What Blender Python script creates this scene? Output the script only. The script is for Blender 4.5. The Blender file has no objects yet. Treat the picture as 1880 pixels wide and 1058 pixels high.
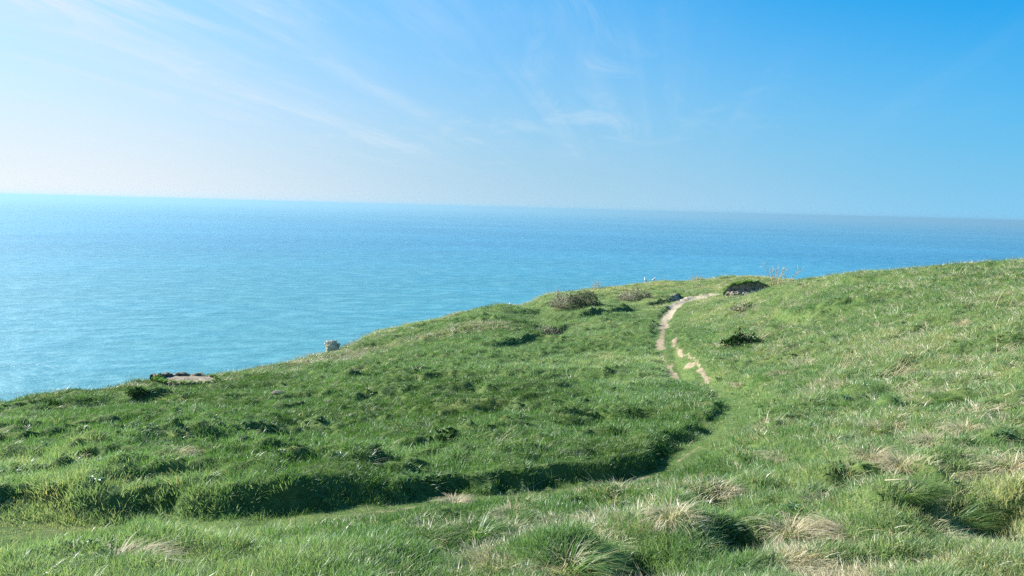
import bpy, math, random
import numpy as np
from mathutils import Matrix, Vector, Euler
R = math.radians
random.seed(4); RNG = np.random.default_rng(11)

# ------------------------------------------------------------------ camera
FPX, W0, H0 = 1447.0, 1880.0, 1058.0            # focal length in photo pixels
PITCH, ROLL, EYE = 5.82, 1.5, 1.6
SEA_Z = -88.0
SUN_AZ, SUN_EL = 64.0, 29.5                     # azimuth to the left of the view, elevation
scene = bpy.context.scene
cam_d = bpy.data.cameras.new('camera'); cam = bpy.data.objects.new('camera', cam_d)
scene.collection.objects.link(cam); scene.camera = cam
cam_d.sensor_width = 36.0; cam_d.lens = 36.0*FPX/W0
cam_d.clip_start = 0.05; cam_d.clip_end = 400000.0
CAM_R = Matrix.Rotation(R(90-PITCH), 3, 'X') @ Matrix.Rotation(R(ROLL), 3, 'Z')
cam.matrix_world = Matrix.Translation((0, 0, EYE)) @ CAM_R.to_4x4()

# ------------------------------------------------------------------ world
world = bpy.data.worlds.new('World'); scene.world = world; world.use_nodes = True
wt = world.node_tree; wt.nodes.clear()
def N(t, typ, **kw):
    n = t.nodes.new(typ)
    for k, v in kw.items(): setattr(n, k, v)
    return n
def L(t, a, b): t.links.new(a, b)
def MATH(t, op, a, b=None, clamp=False):
    n = N(t, 'ShaderNodeMath', operation=op); n.use_clamp = clamp
    for i, v in enumerate((a, b)):
        if v is None: continue
        if isinstance(v, (int, float)): n.inputs[i].default_value = v
        else: L(t, v, n.inputs[i])
    return n.outputs[0]
def MAPR(t, v, a, b, c, d, smooth=True):
    n = N(t, 'ShaderNodeMapRange'); n.interpolation_type = 'SMOOTHSTEP' if smooth else 'LINEAR'
    L(t, v, n.inputs[0])
    for i, q in enumerate((a, b, c, d)): n.inputs[i+1].default_value = q
    return n.outputs[0]
def MIX(t, f, a, b, mode='MIX'):
    n = N(t, 'ShaderNodeMix', data_type='RGBA', blend_type=mode)
    for s, v in ((0, f), (6, a), (7, b)):
        if isinstance(v, (int, float)): n.inputs[s].default_value = v
        elif isinstance(v, tuple): n.inputs[s].default_value = (*v, 1)
        else: L(t, v, n.inputs[s])
    return n.outputs[2]
sky = N(wt, 'ShaderNodeTexSky', sky_type='NISHITA')
sky.sun_disc = False; sky.sun_elevation = R(SUN_EL); sky.sun_rotation = R(-SUN_AZ)
sky.altitude = 0; sky.air_density = 1.0; sky.dust_density = 2.2; sky.ozone_density = 2.5
hsv = N(wt, 'ShaderNodeHueSaturation'); hsv.inputs['Saturation'].default_value = 1.15
hsv.inputs['Hue'].default_value = 0.495
gm = N(wt, 'ShaderNodeGamma'); gm.inputs[1].default_value = .6; L(wt, sky.outputs[0], gm.inputs[0])
gain = MIX(wt, 1.0, gm.outputs[0], (.0, 1.27, 2.55), 'MULTIPLY'); L(wt, gain, hsv.inputs['Color'])
# thin cirrus on a high plane: direction -> plane coordinates
tc = N(wt, 'ShaderNodeTexCoord'); sep = N(wt, 'ShaderNodeSeparateXYZ'); L(wt, tc.outputs['Generated'], sep.inputs[0])
zz = MATH(wt, 'MAXIMUM', MATH(wt, 'ADD', sep.outputs[2], 0.05), 0.02)
px_ = MATH(wt, 'DIVIDE', sep.outputs[0], zz); py_ = MATH(wt, 'DIVIDE', sep.outputs[1], zz)
px2 = MATH(wt, 'SUBTRACT', px_, MATH(wt, 'MULTIPLY', py_, .19))
cmb = N(wt, 'ShaderNodeCombineXYZ'); L(wt, px2, cmb.inputs[0]); L(wt, py_, cmb.inputs[1])
def cirrus(ang, sx, sy, scale, det, lo, hi, off, rough=0.6, dist=0.6):
    m = N(wt, 'ShaderNodeMapping'); m.inputs['Rotation'].default_value = (0, 0, R(ang))
    m.inputs['Scale'].default_value = (sx, sy, 1); m.inputs['Location'].default_value = off
    L(wt, cmb.outputs[0], m.inputs['Vector'])
    n = N(wt, 'ShaderNodeTexNoise'); n.inputs['Scale'].default_value = scale; n.inputs['Detail'].default_value = det
    n.inputs['Roughness'].default_value = rough; n.inputs['Distortion'].default_value = dist
    L(wt, m.outputs[0], n.inputs['Vector'])
    return MAPR(wt, n.outputs[0], lo, hi, 0, 1)
c1 = cirrus(70, 1.0, 0.16, 1.1, 9, 0.47, 0.72, (3.1, 0.4, 0))
c2 = cirrus(40, 0.8, 0.30, 2.1, 12, 0.46, 0.72, (7.7, 2.0, 0), 0.65, 1.2)
c3 = cirrus(15, 2.4, 0.10, 1.2, 11, 0.44, 0.70, (5.5, 9.1, 0), .62, .9)
patch = cirrus(0, 0.5, 0.5, 0.7, 3, 0.42, 0.62, (1.3, 5.2, 0), 0.5, 0.2)
# cloud grows rarer to the right of the view
az = MATH(wt, 'ARCTAN2', sep.outputs[0], sep.outputs[1])
leftness = MAPR(wt, az, -0.6, 0.42, 1.0, 0.12)
def streak(x0, w):
    d_ = MATH(wt, 'DIVIDE', MATH(wt, 'SUBTRACT', px2, x0), w)
    return MATH(wt, 'POWER', 2.718, MATH(wt, 'MULTIPLY', MATH(wt, 'MULTIPLY', d_, d_), -1.0))
band = MATH(wt, 'ADD', MATH(wt, 'ADD', MATH(wt, 'MULTIPLY', streak(-3.5, .2), .5), MATH(wt, 'MULTIPLY', streak(-1.9, .12), .4)),  MATH(wt, 'ADD', MATH(wt, 'MULTIPLY', streak(-2.75, .42), .72), MATH(wt, 'MULTIPLY', streak(-.42, .45), .30)))
cl = MATH(wt, 'ADD', MATH(wt, 'MULTIPLY', c1, 0.30), MATH(wt, 'MULTIPLY', MATH(wt, 'MULTIPLY', c2, patch), 0.50))
cl = MATH(wt, 'ADD', cl, MATH(wt, 'MULTIPLY', MATH(wt, 'MULTIPLY', c3, patch), .28))
cl = MATH(wt, 'MULTIPLY', cl, leftness)
cl = MATH(wt, 'ADD', cl, MATH(wt, 'MULTIPLY', band, MATH(wt, 'ADD', .12, MATH(wt, 'ADD', MATH(wt, 'MULTIPLY', c2, .55), MATH(wt, 'MULTIPLY', c3, .25)))))
cl = MATH(wt, 'MULTIPLY', cl, MAPR(wt, sep.outputs[2], 0.02, 0.12, 0.0, 1.0), clamp=True)
# mist: the air thickens low down and towards the sun
top = MAPR(wt, az, -0.6, 0.6, 0.50, 0.26, False)
low = MATH(wt, 'SUBTRACT', 1.0, MATH(wt, 'DIVIDE', sep.outputs[2], top), clamp=True)
low = MATH(wt, 'POWER', low, 1.3)
mist = MIX(wt, MAPR(wt, az, -0.62, 0.12, 0, 1), (6.1, 6.25, 6.5), (3.0, 4.6, 5.8))
mist = MIX(wt, MAPR(wt, az, 0.0, 0.62, 0, 1), mist, (1.65, 4.15, 6.2))
c_sky = MIX(wt, low, hsv.outputs[0], mist)
c_sky = MIX(wt, cl, c_sky, (4.9, 5.7, 6.3))
bg = N(wt, 'ShaderNodeBackground'); bg.inputs[1].default_value = 0.0515
L(wt, c_sky, bg.inputs[0]); wo = N(wt, 'ShaderNodeOutputWorld'); L(wt, bg.outputs[0], wo.inputs[0])

# ------------------------------------------------------------------ sun and exposure
sun_d = bpy.data.lights.new('sun', 'SUN'); sun_d.energy = 5.0; sun_d.angle = R(0.6); sun_d.color = (1.0, 0.95, 0.86)
sun = bpy.data.objects.new('sun', sun_d); scene.collection.objects.link(sun)
sdir = Vector((-math.sin(R(SUN_AZ))*math.cos(R(SUN_EL)), math.cos(R(SUN_AZ))*math.cos(R(SUN_EL)), math.sin(R(SUN_EL))))
sun.rotation_euler = sdir.to_track_quat('Z', 'Y').to_euler(); sun.location = sdir*60
vs = scene.view_settings; vs.view_transform = 'Standard'; vs.look = 'None'; vs.exposure = 1.55; vs.gamma = 1.0
cy = scene.cycles
cy.max_bounces = 6; cy.diffuse_bounces = 3; cy.glossy_bounces = 2; cy.transmission_bounces = 3; cy.volume_bounces = 1
cy.use_denoising = False; cy.sample_clamp_indirect = 4.0

# ------------------------------------------------------------------ helpers
def tag(o, label=None, cat=None, group=None, kind=None):
    for k, v in (('label', label), ('category', cat), ('group', group), ('kind', kind)):
        if v: o[k] = v
    return o
def link(o, parent=None):
    scene.collection.objects.link(o)
    if parent: o.parent = parent
    return o
def np_mesh(name, verts, faces_flat, counts, mat=None, smooth=True, attrs=None):
    me = bpy.data.meshes.new(name)
    verts = np.asarray(verts, np.float32); ff = np.asarray(faces_flat, np.int32).ravel(); counts = np.asarray(counts, np.int32)
    me.vertices.add(len(verts)); me.vertices.foreach_set('co', verts.ravel())
    if len(counts):
        me.loops.add(len(ff)); me.loops.foreach_set('vertex_index', ff)
        me.polygons.add(len(counts))
        st = np.concatenate(([0], np.cumsum(counts)[:-1])).astype(np.int32)
        me.polygons.foreach_set('loop_start', st)
        me.update(calc_edges=True); me.validate(clean_customdata=False)
        me.polygons.foreach_set('use_smooth', np.full(len(me.polygons), smooth))
    if attrs:
        for k, a in attrs.items():
            at = me.attributes.new(k, 'FLOAT', 'POINT'); at.data.foreach_set('value', np.asarray(a, np.float32))
    if mat: me.materials.append(mat)
    return me
class MB:                                        # plain list mesh builder
    def __init__(s): s.v = []; s.f = []; s.a = []
    def add(s, vs, fs, a=0.0):
        b = len(s.v); s.v += [tuple(p) for p in vs]; s.f += [tuple(i+b for i in f) for f in fs]; s.a += [a]*len(vs)
    def tube(s, pts, rads, n=5, a=0.0):
        b = []; pts = [Vector(p) for p in pts]; fs = []
        for i, p in enumerate(pts):
            d = (pts[min(i+1, len(pts)-1)]-pts[max(i-1, 0)]).normalized()
            u = d.orthogonal().normalized(); w = d.cross(u)
            for k in range(n):
                t = 2*math.pi*k/n; b.append(p+(u*math.cos(t)+w*math.sin(t))*rads[i])
        for i in range(len(pts)-1):
            for k in range(n):
                fs.append((i*n+k, i*n+(k+1) % n, (i+1)*n+(k+1) % n, (i+1)*n+k))
        fs.append(tuple(range(n))[::-1]); fs.append(tuple((len(pts)-1)*n+k for k in range(n)))
        s.add(b, fs, a)
    def mesh(s, name, mat, smooth=True):
        flat = [i for f in s.f for i in f]
        return np_mesh(name, s.v, flat, [len(f) for f in s.f], mat, smooth, {'bl': s.a})

def hash2(ix, iy, seed):
    h = (ix.astype(np.int64)*374761393 + iy.astype(np.int64)*668265263 + seed*974634777) & 0xffffffff
    h = ((h ^ (h >> 13))*1274126177) & 0xffffffff
    h = ((h ^ (h >> 16))*2246822519) & 0xffffffff
    return ((h ^ (h >> 15)) & 0xffffff)/float(0xffffff)
def vnoise(x, y, seed=0):
    x = np.asarray(x, float); y = np.asarray(y, float)
    ix = np.floor(x); iy = np.floor(y); fx = x-ix; fy = y-iy
    fx = fx*fx*fx*(fx*(fx*6-15)+10); fy = fy*fy*fy*(fy*(fy*6-15)+10)
    a = hash2(ix, iy, seed); b = hash2(ix+1, iy, seed); c = hash2(ix, iy+1, seed); d = hash2(ix+1, iy+1, seed)
    return (a*(1-fx)+b*fx)*(1-fy)+(c*(1-fx)+d*fx)*fy
def fbm(x, y, seed=0, o=4):
    s = 0; a = 0.5; t = 0
    for k in range(o):
        s = s+a*vnoise(x, y, seed+k*17); t += a; a *= 0.5; x = x*2.03+3.1; y = y*2.03+1.7
    return s/t
def sstep(a, b, x):
    t = np.clip((x-a)/(b-a), 0, 1); return t*t*(3-2*t)
def lumps(x, y, cell, seed, rmin=0.35, rmax=0.62, squash=1.0):
    """rounded tussock mounds scattered over the slope (height 0..1)"""
    x = np.asarray(x, float)/cell; y = np.asarray(y, float)/(cell*squash)
    ix = np.floor(x); iy = np.floor(y); out = np.zeros(x.shape)
    for dx in (-1, 0, 1):
        for dy in (-1, 0, 1):
            cx = ix+dx; cy_ = iy+dy
            jx = cx+hash2(cx, cy_, seed); jy = cy_+hash2(cx, cy_, seed+5)
            rr = rmin+(rmax-rmin)*hash2(cx, cy_, seed+9); am = hash2(cx, cy_, seed+13)
            d2 = ((x-jx)**2+(y-jy)**2)/rr**2
            out = np.maximum(out, (0.25+0.75*am**1.5)*np.clip(1-d2, 0, 1)**0.75)
    return out

# ------------------------------------------------------------------ the lie of the land
def ray(px, py):
    d = CAM_R @ Vector(((px-W0/2)/FPX, -(py-H0/2)/FPX, -1.0)); return d
CP = [  # photo column, photo row, metres ahead
 (0,1058,3.6),(470,1058,3.5),(940,1058,3.5),(1400,1058,3.4),(1880,1058,3.3),
 (0,975,4.7),(470,960,4.6),(700,940,4.9),(1000,900,5.6),(1200,860,6.5),
 (0,890,5.4),(0,850,6.8),(0,800,10),(0,768,14.5),(0,749,20),
 (470,880,5.8),(470,800,9.5),(470,740,16),(470,686,28),
 (240,719,24),(240,760,14),
 (700,860,6.4),(700,780,10),(700,700,19),(700,640,34),(700,612,44),
 (1000,820,7.7),(1000,740,12),(1000,660,23),(1000,600,40),(1000,545,62),
 (850,579,53),(780,594,48.5),(925,562,58),(1100,530,68),
 (1200,760,10),(1200,680,17),(1200,610,31),(1200,560,50),(1200,518,72),
 (1320,760,8.8),(1300,700,13),(1280,640,22),(1280,590,38),(1290,550,54),(1330,514,76),(1410,518,74),
 (1400,590,27),(1450,522,36),(1530,513,31),(1600,508,27),(1740,499,23),(1880,498,19),
 (1450,570,24),(1450,640,15),(1450,720,9.6),(1500,800,6.8),(1500,900,5.1),
 (1700,560,16),(1700,640,11),(1700,740,7.4),(1700,860,5.2),
 (1880,560,13),(1880,680,8.3),(1880,860,4.9)]
pts = []
for a, b, Y in CP:
    d = ray(a, b); k = Y/d.y; pts.append((d.x*k, Y, EYE+d.z*k))
pts += [(0,0,0),(2,0,.12),(-2,0,-.2),(0,-8,.4),(10,-8,1.4),(-14,-8,-2.4),(30,0,2.2),(-30,0,-6.5),(0,-40,2.5),(50,-40,7),(-50,-40,-7),
        (60,40,1.0),(34,30,-.4),(45,60,-3.2),(-24,22,-8),(-20,34,-9.5),(-14,56,-10.5),(0,82,-9.5),(20,95,-9),(40,85,-8),(28,58,-4.1),(22,48,-3.2),(120,0,9),(-120,-30,-14),(90,80,-4)]
P = np.array(pts); SC = 5.0
def warp(x, y): return np.arcsinh(np.asarray(x, float)/SC), np.arcsinh(np.asarray(y, float)/SC)
def tps(d2): return np.where(d2 > 0, 0.5*d2*np.log(np.maximum(d2, 1e-12)), 0)
_wx, _wy = warp(P[:, 0], P[:, 1]); _n = len(P)
_K = tps((_wx[:, None]-_wx[None])**2+(_wy[:, None]-_wy[None])**2)+np.eye(_n)*0.0006
_Q = np.stack([np.ones(_n), _wx, _wy], 1)
_A = np.block([[_K, _Q], [_Q.T, np.zeros((3, 3))]])
_sol = np.linalg.solve(_A, np.concatenate([P[:, 2], np.zeros(3)]))
def z_smooth(x, y):
    x = np.asarray(x, float); y = np.asarray(y, float); sh = x.shape; x = x.ravel(); y = y.ravel()
    wx, wy = warp(x, y); out = _sol[_n]+_sol[_n+1]*wx+_sol[_n+2]*wy
    for i in range(_n): out = out+_sol[i]*tps((wx-_wx[i])**2+(wy-_wy[i])**2)
    return out.reshape(sh)
def seg_dist(x, y, poly):
    """distance, signed side (+ = left of travel), arc position 0..1 to a polyline"""
    best = np.full(x.shape, 1e9); side = np.zeros(x.shape); arc = np.zeros(x.shape)
    poly = np.asarray(poly, float); ln = np.hypot(*(poly[1:]-poly[:-1]).T); tot = ln.sum(); acc = 0
    for i in range(len(poly)-1):
        ax, ay = poly[i]; bx, by = poly[i+1]; dx, dy = bx-ax, by-ay
        t = np.clip(((x-ax)*dx+(y-ay)*dy)/(dx*dx+dy*dy), 0, 1)
        d = np.hypot(x-ax-t*dx, y-ay-t*dy); m = d < best
        best = np.where(m, d, best); side = np.where(m, np.sign(dx*(y-ay)-dy*(x-ax)), side)
        arc = np.where(m, (acc+t*ln[i])/tot, arc); acc += ln[i]
    return best, side, arc
# coast edge, seen from inland going left to right: the sea is on its left-hand side
EDGE = [(-400,-160),(-120,-22),(-45,6),(-24,14.5),(-13.4,20.5),(-11,24.5),(-9.4,28.6),(-8.6,36),(-7.4,45),(-3,54.5),(2.6,63),(7.5,69),(13,73),(20.5,77),(27,75),(34,70),(60,66),(160,80),(400,60)]
def edge_e(x, y):
    d, s, _ = seg_dist(x, y, EDGE); return d*s
def smooth_fall(x, y):
    e = edge_e(x, y)+(fbm(x/2.5, y/2.5, 77, 3)-.5)*1.6
    ep = np.maximum(e, 0)
    fall = 0.10*np.minimum(ep, 3)**2+np.maximum(ep-3, 0)*0.6
    fall = fall+np.maximum(ep-5.5, 0)*7.0
    return fall
def hit(px, py, zf=None):
    """where the sight line of a photo point meets the hillside"""
    d = ray(px, py); zf = zf or z_smooth
    ys = np.exp(np.linspace(math.log(2.0), math.log(95), 1500)); k = ys/d.y
    zz = EYE+d.z*k-zf(d.x*k, ys); i = np.argmax(zz < 0) if (zz < 0).any() else len(ys)-1
    i = max(i, 1); t = zz[i-1]/(zz[i-1]-zz[i]) if zz[i-1] != zz[i] else 1
    y = ys[i-1]+(ys[i]-ys[i-1])*min(max(t, 0), 1); return (d.x/d.y*y, y)
def catmull(p, n=6):
    p = [np.array(q, float) for q in p]; out = []
    for i in range(len(p)-1):
        a = p[max(i-1, 0)]; b = p[i]; c = p[i+1]; d = p[min(i+2, len(p)-1)]
        for k in range(n):
            t = k/n; out.append(.5*((2*b)+(-a+c)*t+(2*a-5*b+4*c-d)*t*t+(-a+3*b-3*c+d)*t**3))
    out.append(p[-1]); return [tuple(q) for q in out]
PATH_PX = [(-330,992),(-150,986),(0,981),(200,978),(400,970),(600,952),(760,933),(900,916),(1090,893),(1200,866),(1280,826),(1335,780),(1358,748),(1318,714),(1252,694),(1224,660),(1213,625),(1219,592),(1240,567),(1275,551)]
z_low = lambda a_, b_: z_smooth(a_, b_)-.17
PATH = catmull([hit(*p, z_low) for p in PATH_PX], 5)
TRACK2 = catmull([hit(*p, z_low) for p in [(1340,728),(1300,702),(1268,676),(1250,648),(1242,624),(1240,606)]], 4)
SCARPS = [([(1040,590),(1090,580),(1150,568),(1180,566)], .22), ([(1180,563),(1215,556),(1240,549),(1252,541)], .25),
          ([(985,622),(1030,612),(1075,603)], .20), ([(640,702),(700,690),(760,686)], .18), ([(900,640),(940,628),(990,622)], .18),
          ([(1380,588),(1440,583),(1500,590)], .16), ([(440,752),(520,748),(580,741)], .15), ([(250,735),(330,728)], .15),
          ([(1240,636),(1252,668),(1272,690)], .14)]
SCARPS = [(catmull([hit(*p) for p in s], 4), h) for s, h in SCARPS]
DENTS = [(1385,618,.55,.28),(1735,728,.45,.22),(1800,940,.45,.30),(1165,1030,.34,.2),(1400,612,.4,.2),(1365,985,.3,.12),(1330,925,.3,.14)]
DENTS = [(*hit(a, b), r, h) for a, b, r, h in DENTS]
def path_d(x, y):
    d, s, a = seg_dist(x, y, PATH); return d*s, a      # + = left of travel = uphill bank / far side
def terrain(x, y, detail=True):
    x = np.asarray(x, float); y = np.asarray(y, float)
    z = z_smooth(x, y); fall = smooth_fall(x, y); r = np.hypot(x, y)
    s, a = path_d(x, y); da = np.abs(s)
    s2, _, _ = seg_dist(x, y, TRACK2)
    rough = np.ones(x.shape)
    onpath = 1-sstep(.20, .50, da); rough = rough*(1-.88*onpath)*np.where(s > 0, 1-.55*(1-sstep(.4, 1.3, s))*(1-sstep(.4, .55, a)), 1)
    right = sstep(-1.6, -.2, -da*np.where(s < 0, 1, 9)); rough = rough*(1-.2*np.where(s < 0, right, 0))
    if detail:
        nearR = np.maximum(sstep(0.5, 4.0, x)*sstep(30, 10, y), sstep(5.5, 3.5, r)*2.2)
        amp = (0.55+0.9*fbm(x/4, y/4, 3, 2))*(1.25-.3*nearR)*(1+.10*sstep(6, 10, r)*sstep(4, 0, x-y*.12))
        lump = lumps(x+.6*fbm(x*1.6, y*1.6, 8, 3), y+.45*fbm(x*1.6, y*1.6, 28, 3), .46, 21, squash=.75)
        patchy = .25+.75*sstep(.38, .62, fbm(x/2.8, y/2.0, 43, 2))
        wx_ = x+.5*fbm(x*1.3, y*1.3, 66, 2); wy_ = y+.35*fbm(x*1.3+7, y*1.3, 67, 2)
        rdg = 1-(2*vnoise(wx_/.50, wy_/.27, 68)-1)**2; rdg2 = 1-np.abs(2*vnoise(wx_/.30+5, wy_/.2, 69)-1)
        z = z+rough*amp*(0.055*lump*patchy+0.15*rdg*(.4+.8*sstep(.35, .6, fbm(x/2.1+4, y/1.6, 44, 2)))+.03*rdg2+0.04*lumps(x, y, .26, 33)-.08)
        z = z+rough*0.20*(fbm(x/1.7, y/1.7, 51, 3)-.5)+rough*.05*(fbm(x*4, y*4, 61, 2)-.5)
        far = sstep(12, 40, r); z = z+far*rough*(0.30*(fbm(x/2.6, y/2.6, 91, 3)-.5)+.12*lumps(x, y, 1.3, 71, squash=.7))
    # the trodden path is cut below a turf bank on its far side
    bank = (.115+.04*(1-sstep(.10, .30, a))-.06*sstep(.34, .60, a))*(.45+1.0*fbm(x/.8, y/.8, 5, 3))
    bx = .25+.62*(fbm(x/.42, y/.42, 14, 3)-.5)+.25*(vnoise(x/1.3, y/1.3, 15)-.5)
    up = np.where(s > 0, sstep(bx, bx+.18, da)*(1-sstep(.4, 1.6, da)), 0)
    cut = np.where(s > 0, 1-sstep(bx, bx+.20, da), 1-sstep(.15, .7, da))
    z = z+bank*(.30*up-.62*cut)
    z = z-.07*(1-sstep(.08, .38, s2))
    for poly, h in SCARPS:
        d, sd, ar = seg_dist(x, y, poly)
        endf = sstep(0, .15, ar)*sstep(1, .85, ar)
        dd = d*sd
        z = z+h*endf*np.where(dd > 0, sstep(0, .12, dd)*(1-sstep(.3, 2.2, dd)), 0)-h*.5*endf*np.where(dd <= 0, 1-sstep(0, .9, -dd), 0)
    for cx, cy_, rr, h in DENTS:
        d = np.hypot(x-cx, y-cy_); z = z-h*np.exp(-(d/rr)**2*2)+h*.8*np.exp(-(np.hypot(x-cx+rr*.9, y-cy_-.1)/rr)**2*2.2)
    z = np.where(z > 3, 3+(z-3)/(1+np.maximum(z-3, 0)/3), z)-fall-.09*sstep(0, 8, r)
    return np.maximum(z, SEA_Z-1.5)
# bare ground: capsules along trodden stretches (start, end, half width in metres)
BARE_PX = [((1236,568),(1262,553),.5),((1256,553),(1292,549),1.5),((1285,550),(1330,545),.8),((1222,590),(1238,570),.32),((1217,606),(1221,590),.26),
           ((1212,645),(1213,624),.16),((1216,618),(1215,607),.14),((1226,682),(1244,696),.10),((1238,640),(1239,622),.09),((1254,664),(1243,642),.05),
           ((1262,679),(1271,684),.08),((1282,688),(1300,697),.06),((1213,650),(1252,700),.05),((1236,664),(1228,676),.05),((1215,628),(1218,600),.09),((1244,645),(1300,700),.03),
           ((690,944),(780,932),.02),((1070,896),(1195,868),.045),((1245,845),(1285,822),.012)]
BARE = [(hit(*a, z_low), hit(*b, z_low), w) for a, b, w in BARE_PX]
def bare(x, y):
    m = np.zeros(x.shape); wob = (fbm(x*4.1, y*4.1, 19, 4)-.5)
    for a, b, w in BARE:
        d, _, _ = seg_dist(x, y, [a, b]); m = np.maximum(m, 1-sstep(w*.1, w*1.6, d+wob*w*1.3))
    return m

# ------------------------------------------------------------------ materials
def new_mat(name):
    m = bpy.data.materials.new(name); m.use_nodes = True; t = m.node_tree; t.nodes.clear()
    out = N(t, 'ShaderNodeOutputMaterial'); return m, t, out
def princ(t, out, col, rough=.8, spec=.3, bump=None, bstr=.3, bdist=.02):
    b = N(t, 'ShaderNodeBsdfPrincipled')
    if isinstance(col, tuple): b.inputs['Base Color'].default_value = (*col, 1)
    else: L(t, col, b.inputs['Base Color'])
    b.inputs['Roughness'].default_value = rough; b.inputs['Specular IOR Level'].default_value = spec
    if bump is not None:
        bp = N(t, 'ShaderNodeBump'); bp.inputs['Strength'].default_value = bstr; bp.inputs['Distance'].default_value = bdist
        L(t, bump, bp.inputs['Height']); L(t, bp.outputs[0], b.inputs['Normal'])
    L(t, b.outputs[0], out.inputs[0]); return b
def noise(t, scale, det=4, rough=.55, obj=True, vec=None):
    n = N(t, 'ShaderNodeTexNoise'); n.inputs['Scale'].default_value = scale; n.inputs['Detail'].default_value = det
    n.inputs['Roughness'].default_value = rough
    if vec is None:
        c = N(t, 'ShaderNodeTexCoord'); L(t, c.outputs['Object'], n.inputs['Vector'])
    else: L(t, vec, n.inputs['Vector'])
    return n.outputs[0]
def attr(t, name, typ='GEOMETRY'):
    a = N(t, 'ShaderNodeAttribute'); a.attribute_name = name; a.attribute_type = typ; return a.outputs['Fac']

# ground under the grass: thatch and soil, chalky where bare
m_ground, t, out = new_mat('turf_soil')
n1 = noise(t, 1.1, 5); n2 = noise(t, 14, 5, .65); n3 = noise(t, 90, 3)
thatch = MIX(t, MAPR(t, n2, .35, .7, 0, 1), (.045, .085, .024), (.10, .14, .042))
thatch = MIX(t, MAPR(t, n1, .45, .75, 0, .5), thatch, (.13, .125, .05))
chalk = MIX(t, MAPR(t, n2, .3, .7, 0, 1), (.15, .12, .08), (.30, .24, .165))
chalk = MIX(t, MAPR(t, n3, .55, .75, 0, .6), chalk, (.14, .10, .06))
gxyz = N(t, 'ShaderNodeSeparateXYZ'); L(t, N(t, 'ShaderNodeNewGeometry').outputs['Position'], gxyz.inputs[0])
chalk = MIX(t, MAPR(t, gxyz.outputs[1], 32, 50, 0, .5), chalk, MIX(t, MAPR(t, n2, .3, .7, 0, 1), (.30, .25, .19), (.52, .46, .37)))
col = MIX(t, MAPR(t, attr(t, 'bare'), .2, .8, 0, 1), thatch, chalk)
col = MIX(t, MAPR(t, attr(t, 'cliff'), .3, .8, 0, 1), col, (.62, .58, .50))
princ(t, out, col, .95, .1, n2, .6, .03)

def grass_mat(name, stops, trans=.42, gloss=.025, groug=.45, inst=True):
    """stops: [(tint, colour)] along the plant-to-plant tint"""
    m, t, out = new_mat(name)
    tint = attr(t, 'tint', 'INSTANCER') if inst else attr(t, 'bl')
    v = tint if not inst else MATH(t, 'ADD', tint, MATH(t, 'MULTIPLY', MATH(t, 'SUBTRACT', attr(t, 'bl'), .5), .30))
    cr = N(t, 'ShaderNodeValToRGB'); L(t, v, cr.inputs[0]); e = cr.color_ramp.elements
    while len(e) < len(stops): e.new(.5)
    for i, (p, c) in enumerate(stops): e[i].position = p; e[i].color = (*c, 1)
    d = N(t, 'ShaderNodeBsdfDiffuse'); L(t, cr.outputs[0], d.inputs[0])
    tr = N(t, 'ShaderNodeBsdfTranslucent')
    tcol = MIX(t, 1.0, cr.outputs[0], (1.25, 1.35, .80), 'MULTIPLY'); L(t, tcol, tr.inputs[0])
    g = N(t, 'ShaderNodeBsdfGlossy'); g.inputs['Roughness'].default_value = groug; g.inputs[0].default_value = (.9, .95, 1, 1)
    m1 = N(t, 'ShaderNodeMixShader'); m1.inputs[0].default_value = trans; L(t, d.outputs[0], m1.inputs[1]); L(t, tr.outputs[0], m1.inputs[2])
    m2 = N(t, 'ShaderNodeMixShader')
    fr = N(t, 'ShaderNodeLayerWeight'); fr.inputs[0].default_value = .35
    L(t, MATH(t, 'MULTIPLY', MATH(t, 'ADD', fr.outputs['Fresnel'], .25), gloss), m2.inputs[0])
    L(t, m1.outputs[0], m2.inputs[1]); L(t, g.outputs[0], m2.inputs[2]); L(t, m2.outputs[0], out.inputs[0])
    return m
GREEN = [(0.0, (.036, .078, .012)), (.22, (.068, .140, .034)), (.5, (.145, .240, .105)), (.72, (.245, .310, .155)), (1.0, (.42, .38, .20))]
m_grass = grass_mat('grass_blade', GREEN)
m_dry = grass_mat('dry_grass_blade', [(0, (.24, .20, .11)), (.5, (.42, .36, .22)), (1, (.62, .55, .38))], .30, .08, .5)
m_dry_o = grass_mat('dry_grass_stem', [(0, (.26, .22, .13)), (.5, (.44, .37, .24)), (1, (.60, .53, .38))], .3, .03, .6, False)
m_green_o = grass_mat('tussock_blade', [(0, (.045, .12, .025)), (.5, (.10, .20, .045)), (.85, (.17, .26, .07)), (1, (.40, .36, .18))], .5, .03, .5, False)
m_leaf_o = grass_mat('weed_leaf', [(0, (.03, .10, .035)), (.5, (.06, .15, .05)), (1, (.13, .22, .08))], .3, .10, .45, False)
m_twig, t, out = new_mat('weathered_twig'); princ(t, out, MIX(t, attr(t, 'bl'), (.09, .07, .05), (.33, .29, .23)), .85, .2)

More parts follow.
